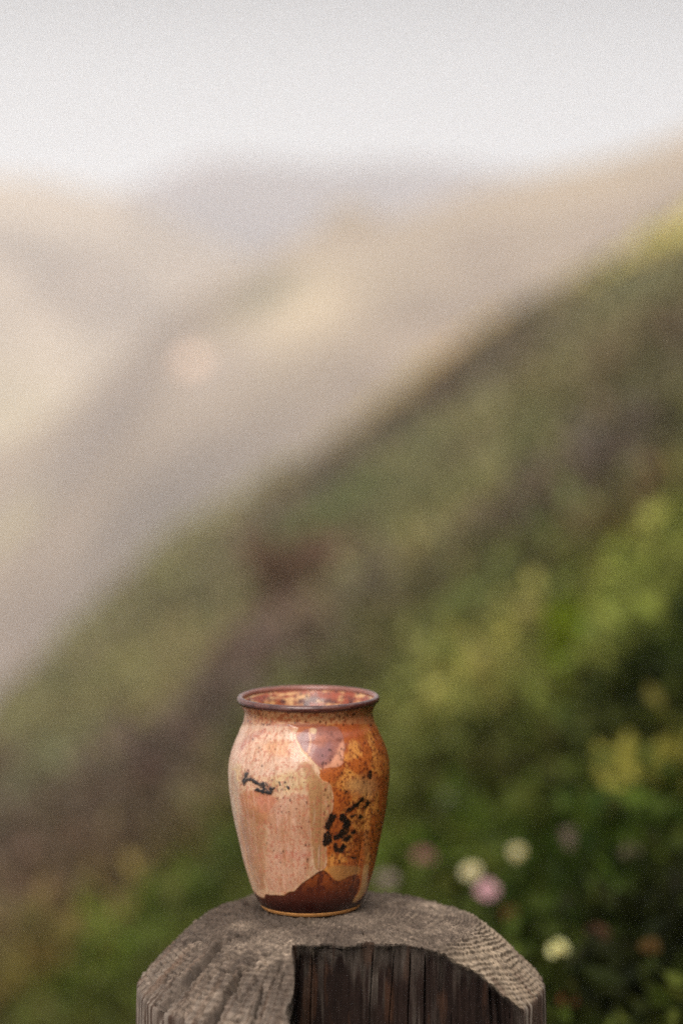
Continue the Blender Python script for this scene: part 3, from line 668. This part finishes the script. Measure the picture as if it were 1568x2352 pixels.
    # lower dark dip
    L3 = poly_mask(X, Y, [(-200, 1640), (200, 1690), (345, 1815), (385, 1835), (405, 1792), (540, 1806), (640, 1768), (720, 1690), (850, 1602), (885, 1602), (930, 1668), (1000, 1702), (1055, 1660), (1120, 1636), (1165, 1660), (1155, 1760), (1095, 1855), (1130, 1872), (1210, 1790), (1240, 1640), (1700, 1560), (1700, 2300), (-200, 2300)], 7)
    d = np.broadcast_to(lin((76, 28, 13)), T.shape + (3,)).copy()
    d = put(d, (138, 66, 26), sstep(1830, 1640, Y) * sstep(0.35, 0.62, n2) * 0.9)
    d = put(d, (40, 13, 8), sstep(1780, 1900, Y) * 0.85)
    d = put(d, (132, 74, 32), sstep(1190, 1240, X) * 0.8)
    c = c + (d - c) * L3[..., None]
    # olive run between the two dark lobes, and the pale drip at the right
    c = put(c, (164, 114, 62), poly_mask(X, Y, [(885, 1560), (1180, 1560), (1165, 1650), (1120, 1632), (1055, 1655), (1000, 1698), (930, 1664)], 12) * 0.75)
    c = put(c, (192, 146, 92), poly_mask(X, Y, [(1195, 1560), (1235, 1560), (1225, 1660), (1205, 1780), (1140, 1858), (1092, 1872), (1110, 1835), (1165, 1760), (1185, 1660)], 8) * 0.9)
    c = put(c, (206, 158, 110), sstep(345, 300, X) * sstep(1500, 1640, Y) * sstep(1800, 1730, Y) * 0.4)
    # iron blooms
    blk = np.zeros(T.shape); halo = np.zeros(T.shape)
    Xw = X0 + 34 * (fbm(U / 22, Y0 / 22, 321, 3) - 0.5); Yw = Y0 + 34 * (fbm(U / 22 + 9, Y0 / 22, 322, 3) - 0.5)
    for pts, r0 in (([(262, 800), (235, 880)], 11), ([(235, 880), (290, 845), (340, 872), (385, 905)], 11), ([(395, 890), (410, 925), (385, 955), (352, 945)], 15), ([(385, 955), (455, 965), (470, 935)], 14), ([(275, 770), (280, 775)], 5),
                    ([(425, 880), (440, 910)], 6), ([(1178, 1030), (1130, 1075), (1075, 1118)], 15), ([(945, 1165), (905, 1245)], 24), ([(1025, 1175), (1062, 1215), (1050, 1270), (1025, 1310)], 24), ([(1025, 1310), (975, 1335)], 20),
                    ([(905, 1335), (895, 1370)], 28), ([(915, 1290), (930, 1320)], 12), ([(965, 1400), (975, 1440), (1015, 1445), (1030, 1410)], 15), ([(1050, 1350), (1080, 1330)], 15), ([(1110, 1165), (1120, 1160)], 11), ([(1165, 1175), (1170, 1165)], 9),
                    ([(1105, 1300), (1120, 1290)], 11), ([(1100, 1490), (1115, 1500)], 10), ([(1250, 815), (1245, 845)], 13), ([(1055, 965), (1060, 966)], 11), ([(990, 1525), (992, 1535)], 7), ([(1200, 1090), (1235, 1050)], 9), ([(590, 910), (600, 935)], 7), ([(540, 885), (530, 895)], 6)):
        blk = np.maximum(blk, stroke(Xw, Yw, pts, r0 * 1.12)); halo = np.maximum(halo, stroke(Xw, Yw, pts, r0 + 11) * (r0 > 8))
    rs_ = np.random.default_rng(12)
    dots = np.zeros(T.shape)
    def scatter(n, xa, xb, ya, yb, ra, rb):
        nonlocal dots
        for _ in range(n):
            a, b, q_ = rs_.uniform(xa, xb), rs_.uniform(ya, yb), rs_.uniform(ra, rb)
            sel = (np.abs(X0 - a) < 30) & (np.abs(Y0 - b) < 30) & ~back
            if sel.any(): dots[sel] = np.maximum(dots[sel], rs_.uniform(0.4, 1.0) * sstep(q_ + 5, q_ - 4, np.hypot((X0[sel] - a), (Y0[sel] - b) * 0.65)))
    scatter(240, 870, 1420, 600, 1560, 3, 8); scatter(60, 1200, 1420, 480, 1000, 3, 9); scatter(120, 1020, 1340, 1000, 1500, 4, 10); scatter(60, 220, 1280, 290, 430, 3, 8)
    scatter(36, 420, 860, 860, 1600, 3, 7); scatter(14, 300, 660, 480, 830, 3, 7); scatter(26, 430, 640, 840, 960, 3, 7)
    c = put(c, (72, 27, 14), dots * 0.92)
    c = put(c, (120, 56, 26), sstep(0.2, 0.5, fbm(U / 40, Y0 / 40, 331, 2)) * poly_mask(X, Y, [(880, 1120), (1120, 1050), (1180, 1300), (1080, 1480), (880, 1440)], 50) * 0.35)
    c = put(c, (96, 42, 20), halo * 0.55)
    c = put(c, (20, 12, 9), blk * (0.72 + 0.5 * fbm(U / 12, Y0 / 12, 323, 2)))
    return np.clip(c, 0.003, 0.85), blk + 1.2 * L1 - 1.0 * L3

nth = 860
th = np.linspace(-np.pi, np.pi, nth, endpoint=False)
h = np.linspace(0.0022, 0.1154, 400); rprof = smooth_curve(h, PRO[:, 0], PRO[:, 1])
T, H = np.meshgrid(th, h, indexing='ij'); r = np.broadcast_to(rprof, T.shape).copy()
fac = sstep(0.006, 0.03, H) * sstep(0.09, 0.06, H)
r = r - 0.0013 * fac * (1 - np.abs(np.cos(4.5 * T + 0.7 + 0.35 * np.sin(2.3 * T))) ** 0.6) + 0.0005 * (fbm(T * 2 + 9, H * 40, 341, 3) - 0.5) * sstep(0.002, 0.01, H) * sstep(0.1154, 0.112, H)
r = r + 0.00025 * np.sin(H / 0.0021 * 2) * sstep(0.095, 0.10, H) * sstep(0.1154, 0.112, H) * 0.5
col, blk = glaze(T, H, r)
r = r + 0.00015 * blk
vo = np.stack([r * np.sin(T), -r * np.cos(T), H], -1)
mesh_np('body', vo.reshape(-1, 3), grid_faces(nth, len(h), wrap=True), M_glaze, vase, attr={'glaze': col.reshape(-1, 3)})
# inside wall
hi = np.concatenate([np.linspace(0.1172, 0.090, 90), np.linspace(0.089, 0.005, 40)]); ri = np.interp(hi, PRO[:, 0], PRO[:, 1]) - 0.0042
ri = np.where(hi > 0.109, np.interp(hi, [0.109, 0.113, 0.1175], [0.0318, 0.0334, 0.0368]), ri); ri = np.concatenate([ri, [0.0005]]); hi = np.concatenate([hi, [0.0048]])
T, H = np.meshgrid(np.linspace(-np.pi, np.pi, 500, endpoint=False), hi, indexing='ij'); r = np.broadcast_to(ri, T.shape)
n = fbm(T * 9, H * 420, 351, 4); n_ = fbm(T * 22, H * 900, 352, 3)
ci = np.broadcast_to(lin((206, 156, 104)), T.shape + (3,)).copy()
ci = ci + (lin((146, 62, 30)) - ci) * sstep(0.36, 0.56, 0.5 * fbm(T * 4, H * 700, 353, 3) + 0.5 * fbm(T * 7, H * 160, 354, 3))[..., None]
ci = ci + (lin((92, 36, 20)) - ci) * (sstep(0.50, 0.62, n) * sstep(0.1165, 0.112, H))[..., None]
ci = ci + (lin((60, 30, 24)) - ci) * (sstep(0.68, 0.74, n_))[..., None]
mesh_np('inner_wall', np.stack([r * np.sin(T), -r * np.cos(T), H], -1).reshape(-1, 3), grid_faces(500, len(hi), wrap=True), M_glaze, vase, attr={'glaze': ci.reshape(-1, 3)})
# rolled rim
ph = np.linspace(0, 2 * np.pi, 40, endpoint=False)
T, PH = np.meshgrid(np.linspace(-np.pi, np.pi, 420, endpoint=False), ph, indexing='ij')
wav = 0.0004 * (fbm(T * 1.2 + 4, T * 0, 361, 2) - 0.5)
cr, cz = 0.0381 + wav, 0.1175 + wav + 0.0006 * np.cos(T + 2.6)
rx_ = 0.0018; rz_ = 0.0020
a = R(-20)
ox = rx_ * np.cos(PH); oz = rz_ * np.sin(PH)
r = cr + ox * np.cos(a) - oz * np.sin(a); H = cz + ox * np.sin(a) + oz * np.cos(a)
cc = np.broadcast_to(lin((96, 54, 44)), T.shape + (3,)).copy()
n = fbm(T * 8, PH * 1.0, 362, 4)
cc = cc + (lin((72, 34, 28)) - cc) * sstep(0.45, 0.6, n)[..., None]
inn = sstep(0.2, -0.7, np.cos(PH - 0.35)); cc = cc + (lin((150, 92, 76)) - cc) * (inn * (0.3 + 0.8 * fbm(T * 14, PH * 2, 363, 3)))[..., None].clip(0, 1)
f = grid_faces(420, 40, wrap=True)
f2 = np.stack([np.arange(420) * 40 + 39, (np.arange(1, 421) % 420) * 40 + 39, (np.arange(1, 421) % 420) * 40, np.arange(420) * 40], -1)
mesh_np('rim', np.stack([r * np.sin(T), -r * np.cos(T), H], -1).reshape(-1, 3), np.concatenate([f, f2]), M_glaze, vase, attr={'glaze': np.clip(cc, 0.003, 0.8).reshape(-1, 3)})
# bare clay foot
hf = np.array([0.0006, 0.0, 0.0, 0.0005, 0.0011, 0.0018, 0.0024, 0.0026]); rf = np.array([0.0, 0.020, 0.0268, 0.0276, 0.0280, 0.02835, 0.02865, 0.0281])
T, H = np.meshgrid(np.linspace(-np.pi, np.pi, 300, endpoint=False), hf, indexing='ij'); r = np.broadcast_to(rf, T.shape)
cf = lin((190, 132, 74)) * (0.75 + 0.5 * fbm(T * 12, H * 900, 371, 3))[..., None]
mesh_np('foot', np.stack([r * np.sin(T), -r * np.cos(T), H], -1).reshape(-1, 3), grid_faces(300, len(hf), wrap=True), M_foot, vase, attr={'glaze': cf.reshape(-1, 3)})
